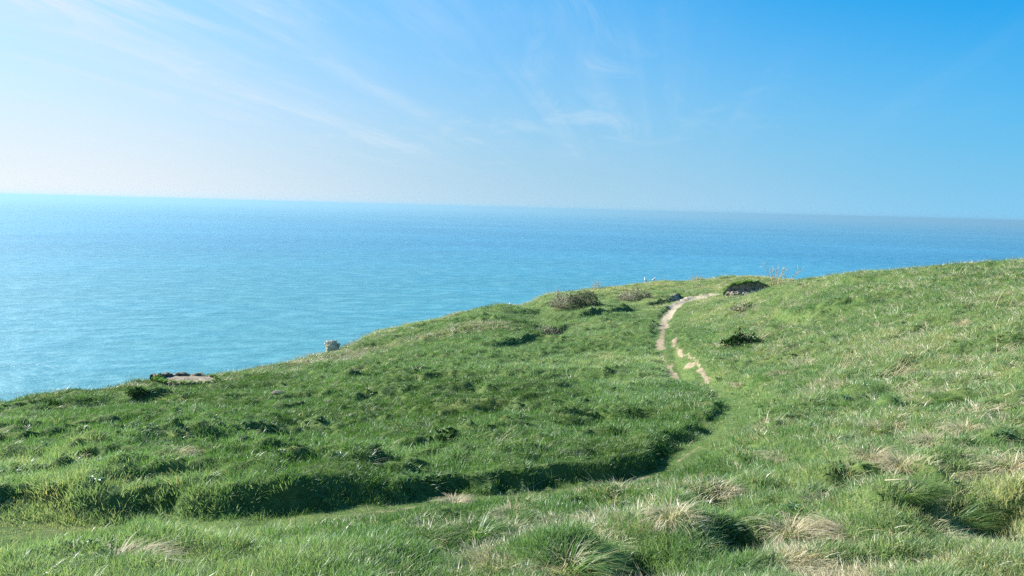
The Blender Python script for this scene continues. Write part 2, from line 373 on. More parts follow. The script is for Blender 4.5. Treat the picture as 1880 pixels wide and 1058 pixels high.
# ------------------------------------------------------------------ hillside mesh (finest where the view is closest)
th = np.concatenate([np.linspace(-180, -52, 64, endpoint=False), np.linspace(-52, 52, 840), np.linspace(52, 180, 65)[1:-1]])
rs = [0.25]
while rs[-1] < 100: rs.append(rs[-1]+max(.035, .0045*rs[-1]))
while rs[-1] < 600: rs.append(rs[-1]*1.05)
rs = np.array(rs); A, RR = np.meshgrid(np.radians(th), rs); X = np.sin(A)*RR; Yg = np.cos(A)*RR
Z = terrain(X, Yg); nr, nt = X.shape
_ps, _pa = path_d(X, Yg); B = np.maximum(bare(X, Yg), (.22+.28*sstep(.5, .6, _pa))*(1-sstep(.10, .36, np.abs(_ps)))*(.4+1.2*fbm(X*3, Yg*3, 23, 3))); E = edge_e(X, Yg)
verts = np.stack([X.ravel(), Yg.ravel(), Z.ravel()], 1); verts = np.vstack([verts, [[0, 0, float(terrain(np.array([0.]), np.array([0.]))[0])]]])
ii, jj = np.meshgrid(np.arange(nr-1), np.arange(nt), indexing='ij'); j2 = (jj+1) % nt
quads = np.stack([ii*nt+jj, ii*nt+j2, (ii+1)*nt+j2, (ii+1)*nt+jj], -1).reshape(-1, 4)[:, ::-1]
zc = Z.ravel()[quads].max(1); quads = quads[zc > SEA_Z-1.0]
cx = X.ravel()[quads].mean(1); cyy = Yg.ravel()[quads].mean(1)
ps, pa = path_d(cx, cyy); on = (np.abs(ps) < .34) & (cyy > 0) | (bare(cx, cyy) > .4)
on &= (np.hypot(cx, cyy) < 90)
def sub(name, q, extra=None):
    flat = q.ravel(); u, inv = np.unique(flat, return_inverse=True); f = inv.reshape(-1, 4); vv = verts[u]
    cnt = [4]*len(f); ff = list(f.ravel()); 
    me = np_mesh(name, vv, ff, cnt, m_ground, True, {'bare': np.append(B.ravel(), 0)[u], 'cliff': sstep(3.5, 6, np.append(E.ravel(), 0)[u])})
    return link(bpy.data.objects.new(name, me))
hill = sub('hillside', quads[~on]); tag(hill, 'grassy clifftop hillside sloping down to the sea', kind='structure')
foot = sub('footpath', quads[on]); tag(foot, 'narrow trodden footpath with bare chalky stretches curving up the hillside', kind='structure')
cap = np_mesh('ground', [verts[-1]]+[verts[k] for k in range(nt)], [i for k in range(nt) for i in (0, 1+(k+1) % nt, 1+k)], [3]*nt, m_ground, True, {'bare': [0]*(nt+1), 'cliff': [0]*(nt+1)})
tag(link(bpy.data.objects.new('ground', cap)), 'turf underfoot', kind='structure')

# ------------------------------------------------------------------ sea
m_sea, t, out = new_mat('sea_water')
tcn = N(t, 'ShaderNodeTexCoord'); mp = N(t, 'ShaderNodeMapping'); mp.inputs['Rotation'].default_value = (0, 0, R(8)); mp.inputs['Scale'].default_value = (.55, 1, 1)
L(t, tcn.outputs['Object'], mp.inputs[0])
w1 = noise(t, .07, 5, .6, vec=mp.outputs[0]); w2 = noise(t, .006, 5, .6, vec=mp.outputs[0]); w3 = noise(t, .0012, 4, .6, vec=mp.outputs[0])
# the sea floor shoals towards the cliff: paler, milkier water inshore
ln = N(t, 'ShaderNodeVectorMath', operation='LENGTH'); L(t, tcn.outputs['Object'], ln.inputs[0])
shoal = MAPR(t, ln.outputs['Value'], 250, 2200, 1, 0)
col = MIX(t, shoal, (.0, .115, .23), (.028, .17, .205))
col = MIX(t, MAPR(t, w3, .4, .65, 0, .25), col, (.05, .30, .45))
col = MIX(t, MAPR(t, w2, .45, .7, 0, .22), col, (.02, .20, .34))
col = MIX(t, MAPR(t, w1, .42, .66, 0, .32), col, (.14, .34, .38))
hgt = MATH(t, 'ADD', MATH(t, 'MULTIPLY', w1, 1.0), MATH(t, 'MULTIPLY', w2, 3.0))
b = princ(t, out, col, .46, .3, hgt, 1.0, 3.0)
g = 160000.0
ys = [-3000, -500, 0, 60, 150, 300, 700, 1500, 3000, 7000, 15000, 40000, g]
vv = []; ff = []
xs = [-g, -30000, -8000, -2000, -500, 0, 500, 2000, 8000, 30000, g]
for y in ys:
    for x in xs: vv.append((x, y, 0))
nx = len(xs)
for i in range(len(ys)-1):
    for j in range(nx-1): ff += [i*nx+j, i*nx+j+1, (i+1)*nx+j+1, (i+1)*nx+j]
me = np_mesh('sea', vv, ff, [4]*(len(ff)//4), m_sea)
sea = link(bpy.data.objects.new('sea', me)); sea.location = (0, 0, SEA_Z); tag(sea, 'calm turquoise sea reaching to the horizon', kind='structure')

# ------------------------------------------------------------------ grass blades
def clump(name, nb, hmin, hmax, rad, w, lean, curl, seed, mat, segs=3, spread=.35):
    g_ = np.random.default_rng(seed); V = []; F = []; C = []; BL = []
    for i in range(nb):
        a = g_.uniform(0, 2*math.pi); rr = rad*math.sqrt(g_.uniform()); bx, by = rr*math.cos(a), rr*math.sin(a)
        h = g_.uniform(hmin, hmax); out_ = np.array([math.cos(a), math.sin(a)])*spread*rr/rad+g_.normal(0, .22, 2)+np.array([lean, 0])
        f = g_.uniform(0, math.pi); side = np.array([math.cos(f), math.sin(f)])*w*g_.uniform(.6, 1.2)*.5
        base = len(V); r_ = g_.uniform()
        for k in range(segs):
            s_ = k/segs; off = out_*h*(s_*.55+curl*s_*s_); zz_ = h*(s_-.30*curl*s_*s_)
            ww = side*(1-.55*s_)
            V.append((bx+off[0]-ww[0], by+off[1]-ww[1], zz_-.01)); V.append((bx+off[0]+ww[0], by+off[1]+ww[1], zz_-.01)); BL += [r_, r_]
        off = out_*h*(.55+curl); V.append((bx+off[0], by+off[1], h*(1-.30*curl)-.01)); BL.append(r_)
        for k in range(segs-1): q = base+2*k; F += [q, q+1, q+3, q+2]; C.append(4)
        q = base+2*(segs-1); F += [q, q+1, q+2]; C.append(3)
    return np_mesh(name, V, F, C, mat, True, {'bl': BL})
def weed_mesh(name, nl, size, seed, mat):
    g_ = np.random.default_rng(seed); mb = MB()
    for i in range(nl):
        a = g_.uniform(0, 2*math.pi); l_ = size*g_.uniform(.5, 1); w = l_*g_.uniform(.22, .36); up = g_.uniform(.25, .9)
        d = Vector((math.cos(a), math.sin(a), 0)); n_ = Vector((-math.sin(a), math.cos(a), 0)); pts_ = []
        for s_, ww in ((.05, .15), (.35, .8), (.6, 1), (.85, .6)):
            c = d*l_*s_+Vector((0, 0, l_*(up*s_-.45*s_*s_)))
            pts_ += [c-n_*w*ww*.5+Vector((0, 0, .02*ww*l_)), c+Vector((0, 0, -.06*l_*ww)), c+n_*w*ww*.5+Vector((0, 0, .02*ww*l_))]
        pts_.append(d*l_+Vector((0, 0, l_*(up-.5)))); fs = []
        for k in range(3):
            for j in (0, 1): q = 3*k+j; fs.append((q, q+1, q+4, q+3))
        fs += [(9, 10, 12), (10, 11, 12)]; mb.add(pts_, fs, float(g_.uniform()))
    return mb.mesh(name, mat)
src = bpy.data.collections.new('grass_sources')
def add_src(name, me): o = bpy.data.objects.new(name, me); src.objects.link(o); return o
for i in range(5): add_src('a%d_blades' % i, clump('blades', 26, .020, .055, .055, .0032, .16, .40, 100+i, m_grass))
for i in range(4): add_src('b%d_blades' % i, clump('blades', 26, .034, .085, .06, .0036, .25, .65, 200+i, m_grass, 4))
for i in range(2): add_src('c%d_blades' % i, clump('blades', 26, .016, .045, .075, .0055, .3, .4, 300+i, m_grass, 2))
for i in range(3): add_src('d%d_weed' % i, weed_mesh('weed', 14, .042, 400+i, m_grass))
for i in range(3): add_src('e%d_straw' % i, clump('straw', 22, .03, .085, .06, .0032, .25, 1.0, 500+i, m_dry, 4, .8))
GI = {'a': (0, 5), 'b': (5, 4), 'c': (9, 2), 'd': (11, 3), 'e': (14, 3)}

def scatter(n, rmin, rmax, amin=-46, amax=46, p=1.5):
    u = RNG.uniform(size=n); k = 2-p
    r = (rmin**k+u*(rmax**k-rmin**k))**(1/k); a = np.radians(RNG.uniform(amin, amax, n))
    return r*np.sin(a), r*np.cos(a), r
NG = 190000
near = scatter(40000, 1.6, 4.5, -55, 55, 0.6); far_ = scatter(NG, 4.5, 96)
gx, gy, gr = (np.concatenate(q) for q in zip(near, far_))
e = edge_e(gx, gy); bm = bare(gx, gy); s, a = path_d(gx, gy)
keep = (e < 3.2) & (bm < .10+.85*RNG.uniform(size=len(gx))); gx, gy, gr, e, bm, s, a = (q[keep] for q in (gx, gy, gr, e, bm, s, a))
gz = terrain(gx, gy); zs = z_smooth(gx, gy); eps = .06
nxv = -(terrain(gx+eps, gy)-gz)/eps; nyv = -(terrain(gx, gy+eps)-gz)/eps
n = len(gx); rnd = RNG.uniform(size=n)
onp = np.where(s > 0, 1-sstep(.10, .20, s), 1-sstep(.12, .30, -s)); s2, _, _ = seg_dist(gx, gy, TRACK2); onp = np.maximum(onp, 1-sstep(.12, .3, s2))
nearpath = np.where(s < 0, 1-sstep(.3, .9+.5*sstep(.3, .5, a), -s), 0); onp = np.maximum(onp, nearpath*.38)
big = fbm(gx/3.2, gy/3.2, 141, 3); mid = fbm(gx/.9, gy/.9, 151, 3); vbig = fbm(gx/11, gy/11, 161, 2)
tall = sstep(.42, .68, mid*.6+big*.4)
fg = sstep(-.7, .4, gx)*sstep(6.5, 4.0, gy)      # rank grass around the viewer's feet, right side
rightside = sstep(0, 3, gx-gy*.20)
kind = np.where(rnd < .2+.6*np.maximum(tall, fg*.5), 1, 0)
kind = np.where(onp > RNG.uniform(.15, .85, n), 2, kind)
weedp = sstep(.60, .78, fbm(gx/.7, gy/.7, 171, 3))*.5+.03+.10*sstep(7, 3, gr)*rightside
kind = np.where((RNG.uniform(size=n) < weedp*np.where(gr < 16, 1, .3)) & (onp < .4), 3, kind)
dryf = sstep(.50, .62, fbm(gx/.32+gy*.1, gy/.32, 181, 3))*(.05+.95*np.maximum(rightside*sstep(14,7,gr)*.6+.5*rightside, fg))*(.25+.75*sstep(.42, .58, fbm(gx/1.1, gy/1.1, 191, 2)))
kind = np.where((RNG.uniform(size=n) < dryf*.85+.003+.08*rightside) & (onp < .5), 4, kind)
kind = np.where((RNG.uniform(size=n) < .6*sstep(-4.5, -.3, e)*sstep(.4, .6, fbm(gx/1.2, gy/1.2, 195, 2))) & (gy > 8), 4, kind)
# a band of russet dead grass along the far slope
RB = [hit(590,668), hit(700,640), hit(790,622), hit(880,603)]
db, _, _ = seg_dist(gx, gy, RB); band = 1-sstep(.5, 2.0, db+1.2*(fbm(gx, gy, 7, 3)-.5))
kind = np.where((RNG.uniform(size=n) < band*.7), 4, kind)
vi = np.zeros(n, int)
for k, key in enumerate('abcde'):
    o0, c0 = GI[key]; m_ = kind == k; vi[m_] = o0+RNG.integers(0, c0, m_.sum())
sxy = np.maximum(1, (gr/4.0))**.52*RNG.uniform(.75, 1.3, n)*(1-.5*np.maximum(onp, bm > .02)); sz = sxy**.45*RNG.uniform(.7, 1.15, n)*(.7+.6*mid)
sz = np.where(kind == 2, sz*.9, sz); sz *= np.where(e > -.3, .8, 1)
tint = .36+.50*(mid-.5)+.75*(big-.5)+.55*(vbig-.5)+RNG.normal(0, .09, n)
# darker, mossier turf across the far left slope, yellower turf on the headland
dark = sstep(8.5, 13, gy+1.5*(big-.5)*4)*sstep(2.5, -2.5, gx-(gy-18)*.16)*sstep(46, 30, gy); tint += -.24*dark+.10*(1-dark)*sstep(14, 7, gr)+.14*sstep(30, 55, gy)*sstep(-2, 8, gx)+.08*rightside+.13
tint = np.where(kind == 3, .12+.3*rnd, tint); tint = np.where(kind == 2, tint+.14, tint)
tint = np.where(kind == 4, .5+RNG.normal(0, .2, n)-.35*band, tint)
rot = np.zeros((n, 3)); rot[:, 2] = np.where(kind == 3, RNG.uniform(0, 6.28, n), RNG.normal(-.2, 1.6, n)+1.2*(fbm(gx/1.5, gy/1.5, 201, 2)-.5))
rot[:, 1] = np.clip(np.arctan(nxv)*.5, -.6, .6); rot[:, 0] = np.clip(-np.arctan(nyv)*.5, -.6, .6)
nat = np.abs(nxv)+np.abs(nyv)
def inst_object(name, sel):
    me = np_mesh(name, np.stack([gx, gy, gz-.004], 1)[sel], [], [])
    for k, a_ in (('tint', np.clip(tint, 0, 1)[sel]),):
        at = me.attributes.new(k, 'FLOAT', 'POINT'); at.data.foreach_set('value', a_.astype(np.float32))
    at = me.attributes.new('vi', 'INT', 'POINT'); at.data.foreach_set('value', vi[sel].astype(np.int32))
    at = me.attributes.new('rot', 'FLOAT_VECTOR', 'POINT'); at.data.foreach_set('vector', rot[sel].astype(np.float32).ravel())
    at = me.attributes.new('scl', 'FLOAT_VECTOR', 'POINT'); at.data.foreach_set('vector', np.stack([sxy, sxy, sz], 1)[sel].astype(np.float32).ravel())
    o = link(bpy.data.objects.new(name, me))
    ng = bpy.data.node_groups.new(name+'_nodes', 'GeometryNodeTree')
    ng.interface.new_socket('Geometry', in_out='INPUT', socket_type='NodeSocketGeometry')
    ng.interface.new_socket('Geometry', in_out='OUTPUT', socket_type='NodeSocketGeometry')
    gi = ng.nodes.new('NodeGroupInput'); go = ng.nodes.new('NodeGroupOutput')
    ci = ng.nodes.new('GeometryNodeCollectionInfo'); ci.inputs['Collection'].default_value = src
    ci.inputs['Separate Children'].default_value = True; ci.inputs['Reset Children'].default_value = True
    ip = ng.nodes.new('GeometryNodeInstanceOnPoints'); ip.inputs['Pick Instance'].default_value = True
    def na(nm, dt):
        q = ng.nodes.new('GeometryNodeInputNamedAttribute'); q.data_type = dt; q.inputs['Name'].default_value = nm; return q.outputs['Attribute']
    ng.links.new(gi.outputs[0], ip.inputs['Points']); ng.links.new(ci.outputs[0], ip.inputs['Instance'])
    ng.links.new(na('vi', 'INT'), ip.inputs['Instance Index'])
    e2r = ng.nodes.new('FunctionNodeEulerToRotation'); ng.links.new(na('rot', 'FLOAT_VECTOR'), e2r.inputs[0])
    ng.links.new(e2r.outputs[0], ip.inputs['Rotation']); ng.links.new(na('scl', 'FLOAT_VECTOR'), ip.inputs['Scale'])
    ng.links.new(ip.outputs[0], go.inputs[0])
    md = o.modifiers.new('scatter', 'NODES'); md.node_group = ng
    return o
tag(inst_object('grass', kind != 4), 'wind-combed green clifftop grass covering the hillside', kind='stuff')
tag(inst_object('dry_grass', kind == 4), 'straw-coloured dead grass mixed through the green turf', kind='stuff')

# ------------------------------------------------------------------ things standing on the slope
def on_ground(px, py, dz=0.0):
    for k in range(40):                              # if the sight line clears the skyline, look a little lower
        x, y = hit(px, py+k, lambda a_, b_: terrain(a_, b_))
        if y < 90: break
    z = float(terrain(np.array([x]), np.array([y]))[0]); return Vector((x, y, z+dz))
def put(name, me, loc, label, cat, group=None, rz=0.0, sc=(1, 1, 1), tilt=(0, 0)):
    o = link(bpy.data.objects.new(name, me)); o.location = loc; o.rotation_euler = (tilt[0], tilt[1], rz); o.scale = sc
    return tag(o, label, cat, group)
def tussock_mesh(name, nb, rad, h0, h1, w, seed, mat, droop, lean, messy):
    """a mound of long blades rooted in a crown and arching over to the ground"""
    g_ = np.random.default_rng(seed); V = []; F = []; C = []; BL = []
    for i in range(nb):
        a_ = g_.uniform(0, 2*math.pi); rr = rad*g_.uniform()**.6; l_ = g_.uniform(h0, h1)*(1.1-.35*rr/rad)
        d = np.array([math.cos(a_), math.sin(a_)])*(.25+.75*rr/rad)+g_.normal(0, messy, 2)+np.array([lean, 0]); dn = max(np.hypot(*d), 1e-3)
        el = g_.uniform(.7, 1.35)*(1-.35*rr/rad); p = np.array([rr*math.cos(a_)*.6, rr*math.sin(a_)*.6, -.01]); hd = d/dn; sd = np.array([-hd[1], hd[0], 0])*w*g_.uniform(.6, 1.3)*.5
        f = g_.normal(0, .5); sd = np.array([sd[0]*math.cos(f)-sd[1]*math.sin(f), sd[0]*math.sin(f)+sd[1]*math.cos(f), 0])
        base = len(V); K = 5; r_ = g_.uniform(); dr = droop*g_.uniform(.6, 1.3)
        for k in range(K+1):
            ww = sd*(1-(k/K)**1.5*.85)
            V.append(tuple(p-ww)); V.append(tuple(p+ww)); BL += [r_, r_]
            e_ = el-dr*(k/K); p = p+np.array([hd[0]*math.cos(e_), hd[1]*math.cos(e_), math.sin(e_)])*l_/K; p[2] = max(p[2], .004+.02*r_)
        for k in range(K): q = base+2*k; F += [q, q+1, q+3, q+2]; C.append(4)
    return np_mesh(name, V, F, C, mat, True, {'bl': BL})
straw_t = [tussock_mesh('straw', 420, .15, .16, .34, .0042, 600+i, m_dry_o, 2.3, .35, .35) for i in range(4)]
green_t = [tussock_mesh('tussock', 620, .14, .16, .34, .0048, 620+i, m_green_o, 1.7, .45, .2) for i in range(3)]
moss_t = [tussock_mesh('soft_tussock', 1500, .20, .13, .22, .0030, 640+i, m_green_o, 1.5, .8, .12) for i in range(2)]
def stalks_mesh(name, n_, h0, h1, fan, lean, seed, rad=.05, th_=.0035, branch=0):
    g_ = np.random.default_rng(seed); mb = MB()
    for i in range(n_):
        b_ = Vector((g_.normal(0, rad), g_.normal(0, rad), -.02)); l_ = g_.uniform(h0, h1)
        mb.tube([(0, 0, -.05), b_+Vector((0, 0, -.02)), b_+Vector((0, 0, .02))], [th_, th_, th_], 4, .3)
        d = Vector((lean+g_.normal(0, fan), g_.normal(0, fan), 1)).normalized(); bend = Vector((g_.normal(.1, .12), g_.normal(0, .12), -.10))
        P_ = [b_+d*l_*s_+bend*l_*s_*s_ for s_ in (0, .25, .5, .75, 1)]; mb.tube(P_, [th_, th_*.9, th_*.8, th_*.6, th_*.35], 4, float(g_.uniform(.2, 1)))
        for k in range(branch):
            s_ = g_.uniform(.35, .95); q = b_+d*l_*s_+bend*l_*s_*s_; dd = (d+Vector(tuple(g_.normal(0, .6, 3)))).normalized()*l_*g_.uniform(.12, .32)
            mb.tube([q, q+dd*.5, q+dd+Vector((0, 0, -.02))], [th_*.6, th_*.5, th_*.25], 3, float(g_.uniform(.3, 1)))
    return mb.mesh(name, m_dry_o)
# straw mounds: photo column, row, mesh, scale (x, y, z), turn, label
SG = 'straw tussocks on the near slope'
ST = [(1640,785,0,(.9,.8,.75),.2,'bleached straw mound beside the olive grass cushion, with two upright stalks in front'),
 (1712,815,1,(1.0,.9,.8),.6,'tan straw tussock just below the highest pair of straw mounds, drooping to the right'),
 (1775,790,2,(1.1,.8,.7),-.2,'wide pale straw mound on the right slope, farthest up of the nearby ones'),
 (1605,842,3,(.9,.8,.85),.1,'rounded straw mound with a dark hollow beneath, left one of two close together'),
 (1655,856,0,(.85,.8,.8),1.0,'ragged straw tussock touching the rounded mound on its left'),
 (1755,872,1,(1.35,.7,.65),.1,'long low ridge of flattened straw above the two dark green cushions'),
 (1862,862,2,(1.1,.9,.9),-.4,'tall straw tussock cut by the right edge of the photo'),
 (1455,985,3,(.85,.85,1.1),.3,'tall upright straw tussock near the bottom, darkest at its heart'),
 (1565,985,1,(1.1,.9,.6),2.5,'flat tangle of grey straw arching low near the bottom edge'),
 (1712,990,2,(.9,.9,.6),.4,'small fan of pink-tinged straw below the dark grass cushion'),
 (1235,955,0,(.8,.8,1.0),-.3,'upright pale straw tuft right of the low pinkish mat'),
 (1095,968,1,(1.0,.8,.5),1.2,'low pinkish straw mat left of the upright pale tuft'),
 (940,945,2,(.75,.7,.6),.5,'curled nest of pink-brown straw just behind the arching green tussock'),
 (835,925,3,(.7,.7,.6),.9,'thin tan straw tuft at the very edge of the footpath'),
 (1328,903,0,(.7,.7,.6),.2,'small pale straw tuft behind a dark hollow right of the path bend'),
 (1430,838,1,(.8,.7,.5),.3,'low straw tuft with a brown heart left of the rounded straw mounds'),
 (215,1035,2,(1.2,1.0,.5),.4,'grey trampled straw patch at the bottom left'),
 (328,833,3,(.9,.7,.6),.0,'lone pale straw tuft in the green slope at the left'),
 (1768,598,0,(1.0,.9,1.3),.1,'upright straw plume high on the right-hand slope with a dark shadow beside it'),
 (1480,668,1,(1.3,1,1.1),.2,'pale matted clump on the right slope above two dead stem bundles'),
 (1435,690,2,(1.3,1,.7),1.1,'flat bleached streak of straw below the matted clump'),
 (1362,708,3,(1.1,.8,.6),.3,'small bright straw tuft at the right of the faint twin tracks')]
for px, py, k, sc, rz, lab in ST: put('straw_tussock', straw_t[k], on_ground(px, py, -.01), lab, 'dry grass tussock', SG, rz, tuple(1.05*v for v in sc))
GG = 'green grass tussocks in the foreground'
for px, py, me, sc, rz, lab in [
 (1045,1050,green_t[0],(1.15,1.1,1.05),.1,'largest bright green tussock, at the bottom edge, casting a dark shadow to its right'),
 (880,985,green_t[1],(.95,.9,.9),.0,'arching green tussock with long drooping blades below the footpath'),
 (1755,955,moss_t[0],(1.25,1.1,1.2),.1,'big smooth green cushion combed to the right with a black shadow'),
 (1680,905,moss_t[1],(1.0,.8,.9),.2,'smaller smooth green cushion above the biggest one'),
 (1620,790,moss_t[0],(.7,.6,.8),.3,'olive cushion of fine grass left of a bleached straw mound'),
 (1738,735,moss_t[1],(.9,.8,.9),-.2,'dark round cushion alone on the right slope'),
 (880,1035,moss_t[1],(.8,.7,.4),.4,'yellowish soft tussock between the arching and the largest tussock')]:
    put('grass_tussock', me, on_ground(px, py, -.01), lab, 'grass tussock', GG, rz, sc)
SS = 'dead stem bundles on the slope'
for i, (px, py, a_, lab, rz) in enumerate([
 (1545,682,dict(n_=16, h0=.25, h1=.48, fan=.12, lean=.35, rad=.05),'upright sheaf of dead white stems on the right slope',0),
 (1628,698,dict(n_=20, h0=.28, h1=.60, fan=.28, lean=.9, rad=.11),'broad fan of dead stems leaning right over a bare patch',0),
 (1832,652,dict(n_=7, h0=.2, h1=.4, fan=.5, lean=1.3, rad=.06),'few collapsed pale stems near the right edge',0),
 (1510,702,dict(n_=2, h0=.28, h1=.34, fan=.08, lean=.15, rad=.01),'single thin pale stalk left of the broad stem fan',0),
 (908,820,dict(n_=4, h0=.25, h1=.34, fan=.12, lean=.7, rad=.02),'thin slanting dead stalks on the middle slope',0),
 (1632,806,dict(n_=2, h0=.14, h1=.2, fan=.10, lean=.1, rad=.03),'two short stalks standing in front of a straw mound',0),
 (1385,627,dict(n_=6, h0=.4, h1=.75, fan=.2, lean=.8, rad=.05, th_=.008),'pale stems leaning out of the dark bush on the right slope',0),
 (1425,525,dict(n_=12, h0=.7, h1=1.3, fan=.25, lean=.1, rad=.25, th_=.014, branch=4),'spindly dead thistle stems on the skyline where two hills meet',0),
 (1785,503,dict(n_=12, h0=.2, h1=.4, fan=.35, lean=.3, rad=.4, th_=.006),'scattered pale stems just under the right-hand skyline',0),
 (1850,562,dict(n_=10, h0=.2, h1=.4, fan=.5, lean=.8, rad=.15, th_=.005),'pale collapsed stems by the right edge high on the slope',0),
 (1280,514,dict(n_=26, h0=.3, h1=.55, fan=.25, lean=.1, rad=.30, th_=.014, branch=2),'tiny grey tuft of stems on the headland skyline',0),
 (1095,531,dict(n_=24, h0=.4, h1=.9, fan=.22, lean=.1, rad=.35, th_=.014, branch=3),'pale dead stems on the skyline between the two scrub patches',0),
 (232,716,dict(n_=1, h0=.35, h1=.38, fan=.02, lean=.0, rad=.01, th_=.007),'lone thin stick on the skyline left of the chalk hollow',0)]):
    put('dead_stems', stalks_mesh('stems', seed=700+i, **a_), on_ground(px, py, -.01), lab, 'dead stems', SS, rz)
# one long stalk lying in the grass
mb = MB(); mb.tube([(0, 0, .03), (.09, -.035, .05), (.2, -.07, .035)], [.003, .003, .002], 5, .9)
put('fallen_stalk', mb.mesh('stalk', m_dry_o), on_ground(1622, 908, .05), 'long pale stalk lying on the grass below the straw ridge', 'stalk')
WG = 'broad-leaved weeds among the grass'
weeds = [weed_mesh('rosette', 26, .075, 800+i, m_leaf_o) for i in range(3)]
for i, (px, py, s_, lab) in enumerate([
 (1682,668,1.3,'dark spiky rosette above the broad fan of dead stems'),
 (1848,800,1.0,'dark leafy weed right of the straw mounds by the right edge'),
 (1552,732,1.1,'dark leafy weed on the right slope with a black gap beside it'),
 (1318,697,1.2,'small grey-green weed with pale leaves right of the twin tracks'),
 (625,842,1.0,'upright weed with pale leaf tips on the middle-left slope'),
 (515,832,.9,'low leafy weed in the middle of the left-hand slope'),
 (1725,1035,1.0,'bright clover patch at the bottom right'),
 (1455,935,.8,'dark leafy weed beside a hollow above the bottom straw tussocks'),
 (1225,768,1.2,'grey-green weed on the bank left of the path bend'),
 (1340,655,1.5,'dark weed with a pale midrib beyond the twin tracks'),
 (175,888,1.2,'tall pale yellow-green weed on the top of the path bank'),
 (1345,725,.8,'tiny weed at the edge of the grassy path')]):
    put('leafy_weed', weeds[i % 3], on_ground(px, py, .01), lab, 'weed', WG, i*1.3, (s_, s_, s_*1.3))

def scrub(name, loc, w, d, h, label, seed, ntwig=220, pale=.5, leaf=1500, group=None, bare_side=-1):
    g_ = np.random.default_rng(seed); root = link(bpy.data.objects.new(name, None)); root.location = loc; root.empty_display_size = .2; tag(root, label, 'shrub', group)
    mb = MB(); lv = []; lf = []; lb = []
    def hh(u, v): return h*max(0, 1-u*u-v*v)**.8*(.2+1.6*float(fbm(np.array([u*3+seed]), np.array([v*3.]), seed, 2)[0]))
    for i in range(ntwig):
        u, v = g_.uniform(-1, 1), g_.uniform(-1, 1)
        if u*u+v*v > 1: continue
        H = hh(u, v)+.05*h; b_ = Vector((u*w/2*.9, v*d/2*.9, -.05-.12*abs(u)*0)); lean = Vector((g_.normal(u*.25+.08, .28), g_.normal(v*.2, .28), 1)).normalized()
        mb.tube([(0, 0, -.1), b_+Vector((0, 0, -.01)), b_+Vector((0, 0, .03))], [.008, .008, .008], 3, .3)
        top = H*g_.uniform(.8, 1.25); col_ = float(np.clip(g_.normal(.75 if bare_side*u > 0.1 else pale*.6, .2), 0, 1))
        P_ = [b_, b_+lean*top*.5, b_+lean*top+Vector((.03, 0, 0))]; mb.tube(P_, [.012, .009, .004], 3, col_)
        for k in range(4):
            s_ = g_.uniform(.4, 1); q = b_+lean*top*s_; dd = Vector(tuple(g_.normal(0, 1, 3))).normalized()*g_.uniform(.08, .25)*h; dd.z = abs(dd.z)
            mb.tube([q, q+dd], [.006, .003], 3, col_)
    for i in range(leaf):
        u, v = g_.uniform(-1, 1), g_.uniform(-1, 1)
        if u*u+v*v > 1 or (bare_side*u > .15 and g_.uniform() < .75): continue
        if float(fbm(np.array([u*4.]), np.array([v*4.]), seed+4, 2)[0]) < .38: continue
        z_ = hh(u, v)*g_.uniform(.15, 1)**.6; c = np.array([u*w/2, v*d/2, z_]); s_ = g_.uniform(.03, .065)
        a_ = g_.normal(0, 1, 3); a_ /= np.linalg.norm(a_); b2 = np.cross(a_, g_.normal(0, 1, 3)); b2 /= np.linalg.norm(b2)
        q = len(lv); lv += [tuple(c-a_*s_), tuple(c+b2*s_*.45), tuple(c+a_*s_), tuple(c-b2*s_*.45)]; lf.append((q, q+1, q+2, q+3)); lb += [g_.uniform()]*4
    link(bpy.data.objects.new('twigs', mb.mesh('twigs', m_twig)), root)
    link(bpy.data.objects.new('foliage', np_mesh('foliage', lv, [i for f in lf for i in f], [4]*len(lf), m_bramble, True, {'bl': lb})), root)
    return root
m_bramble = grass_mat('bramble_leaf', [(0, (.018, .045, .018)), (.5, (.035, .08, .025)), (1, (.08, .13, .04))], .1, .0, .5, False)
scrub('bramble_scrub', on_ground(1053, 560, -.1), 3.6, 2.0, .95, 'dark bramble scrub with bleached twigs on its left side, by the skyline', 31, 320, .5, 5200, 'bramble scrub on the headland')
scrub('bramble_scrub', on_ground(1165, 551, -.1), 3.0, 1.8, .8, 'silvery twiggy bramble scrub left of where the path tops the headland', 32, 360, .9, 2200, 'bramble scrub on the headland')
scrub('bramble_scrub', on_ground(1005, 612, -.05), 1.5, .8, .4, 'low patch of grey dead bramble twigs on the middle slope', 33, 160, 1.1, 300, 'bramble scrub on the headland')
scrub('bramble_scrub', on_ground(1362, 628, -.05), 1.0, .6, .26, 'small dark bush in a hollow with pale stems leaning out', 34, 60, .5, 1500, 'bramble scrub on the right slope', 2)
scrub('bramble_scrub', on_ground(1372, 566, -.05), 1.6, .8, .35, 'little grey bush below the dark eroded bank', 35, 120, .8, 500, 'bramble scrub on the right slope')
scrub('bramble_scrub', on_ground(252, 718, -.05), .5, .35, .10, 'blue-grey bush at the left foot of the grassy knoll by the chalk hollow', 36, 60, .6, 900, 'bramble scrub on the left skyline')
scrub('bramble_scrub', on_ground(75, 742, -.05), 1.2, .5, .10, 'low dark bush on the left skyline', 37, 50, .3, 600, 'bramble scrub on the left skyline')
scrub('bramble_scrub', on_ground(818, 808, -.02), .45, .3, .13, 'small brown-topped bush alone in the middle of the green slope', 38, 60, .8, 400, None)

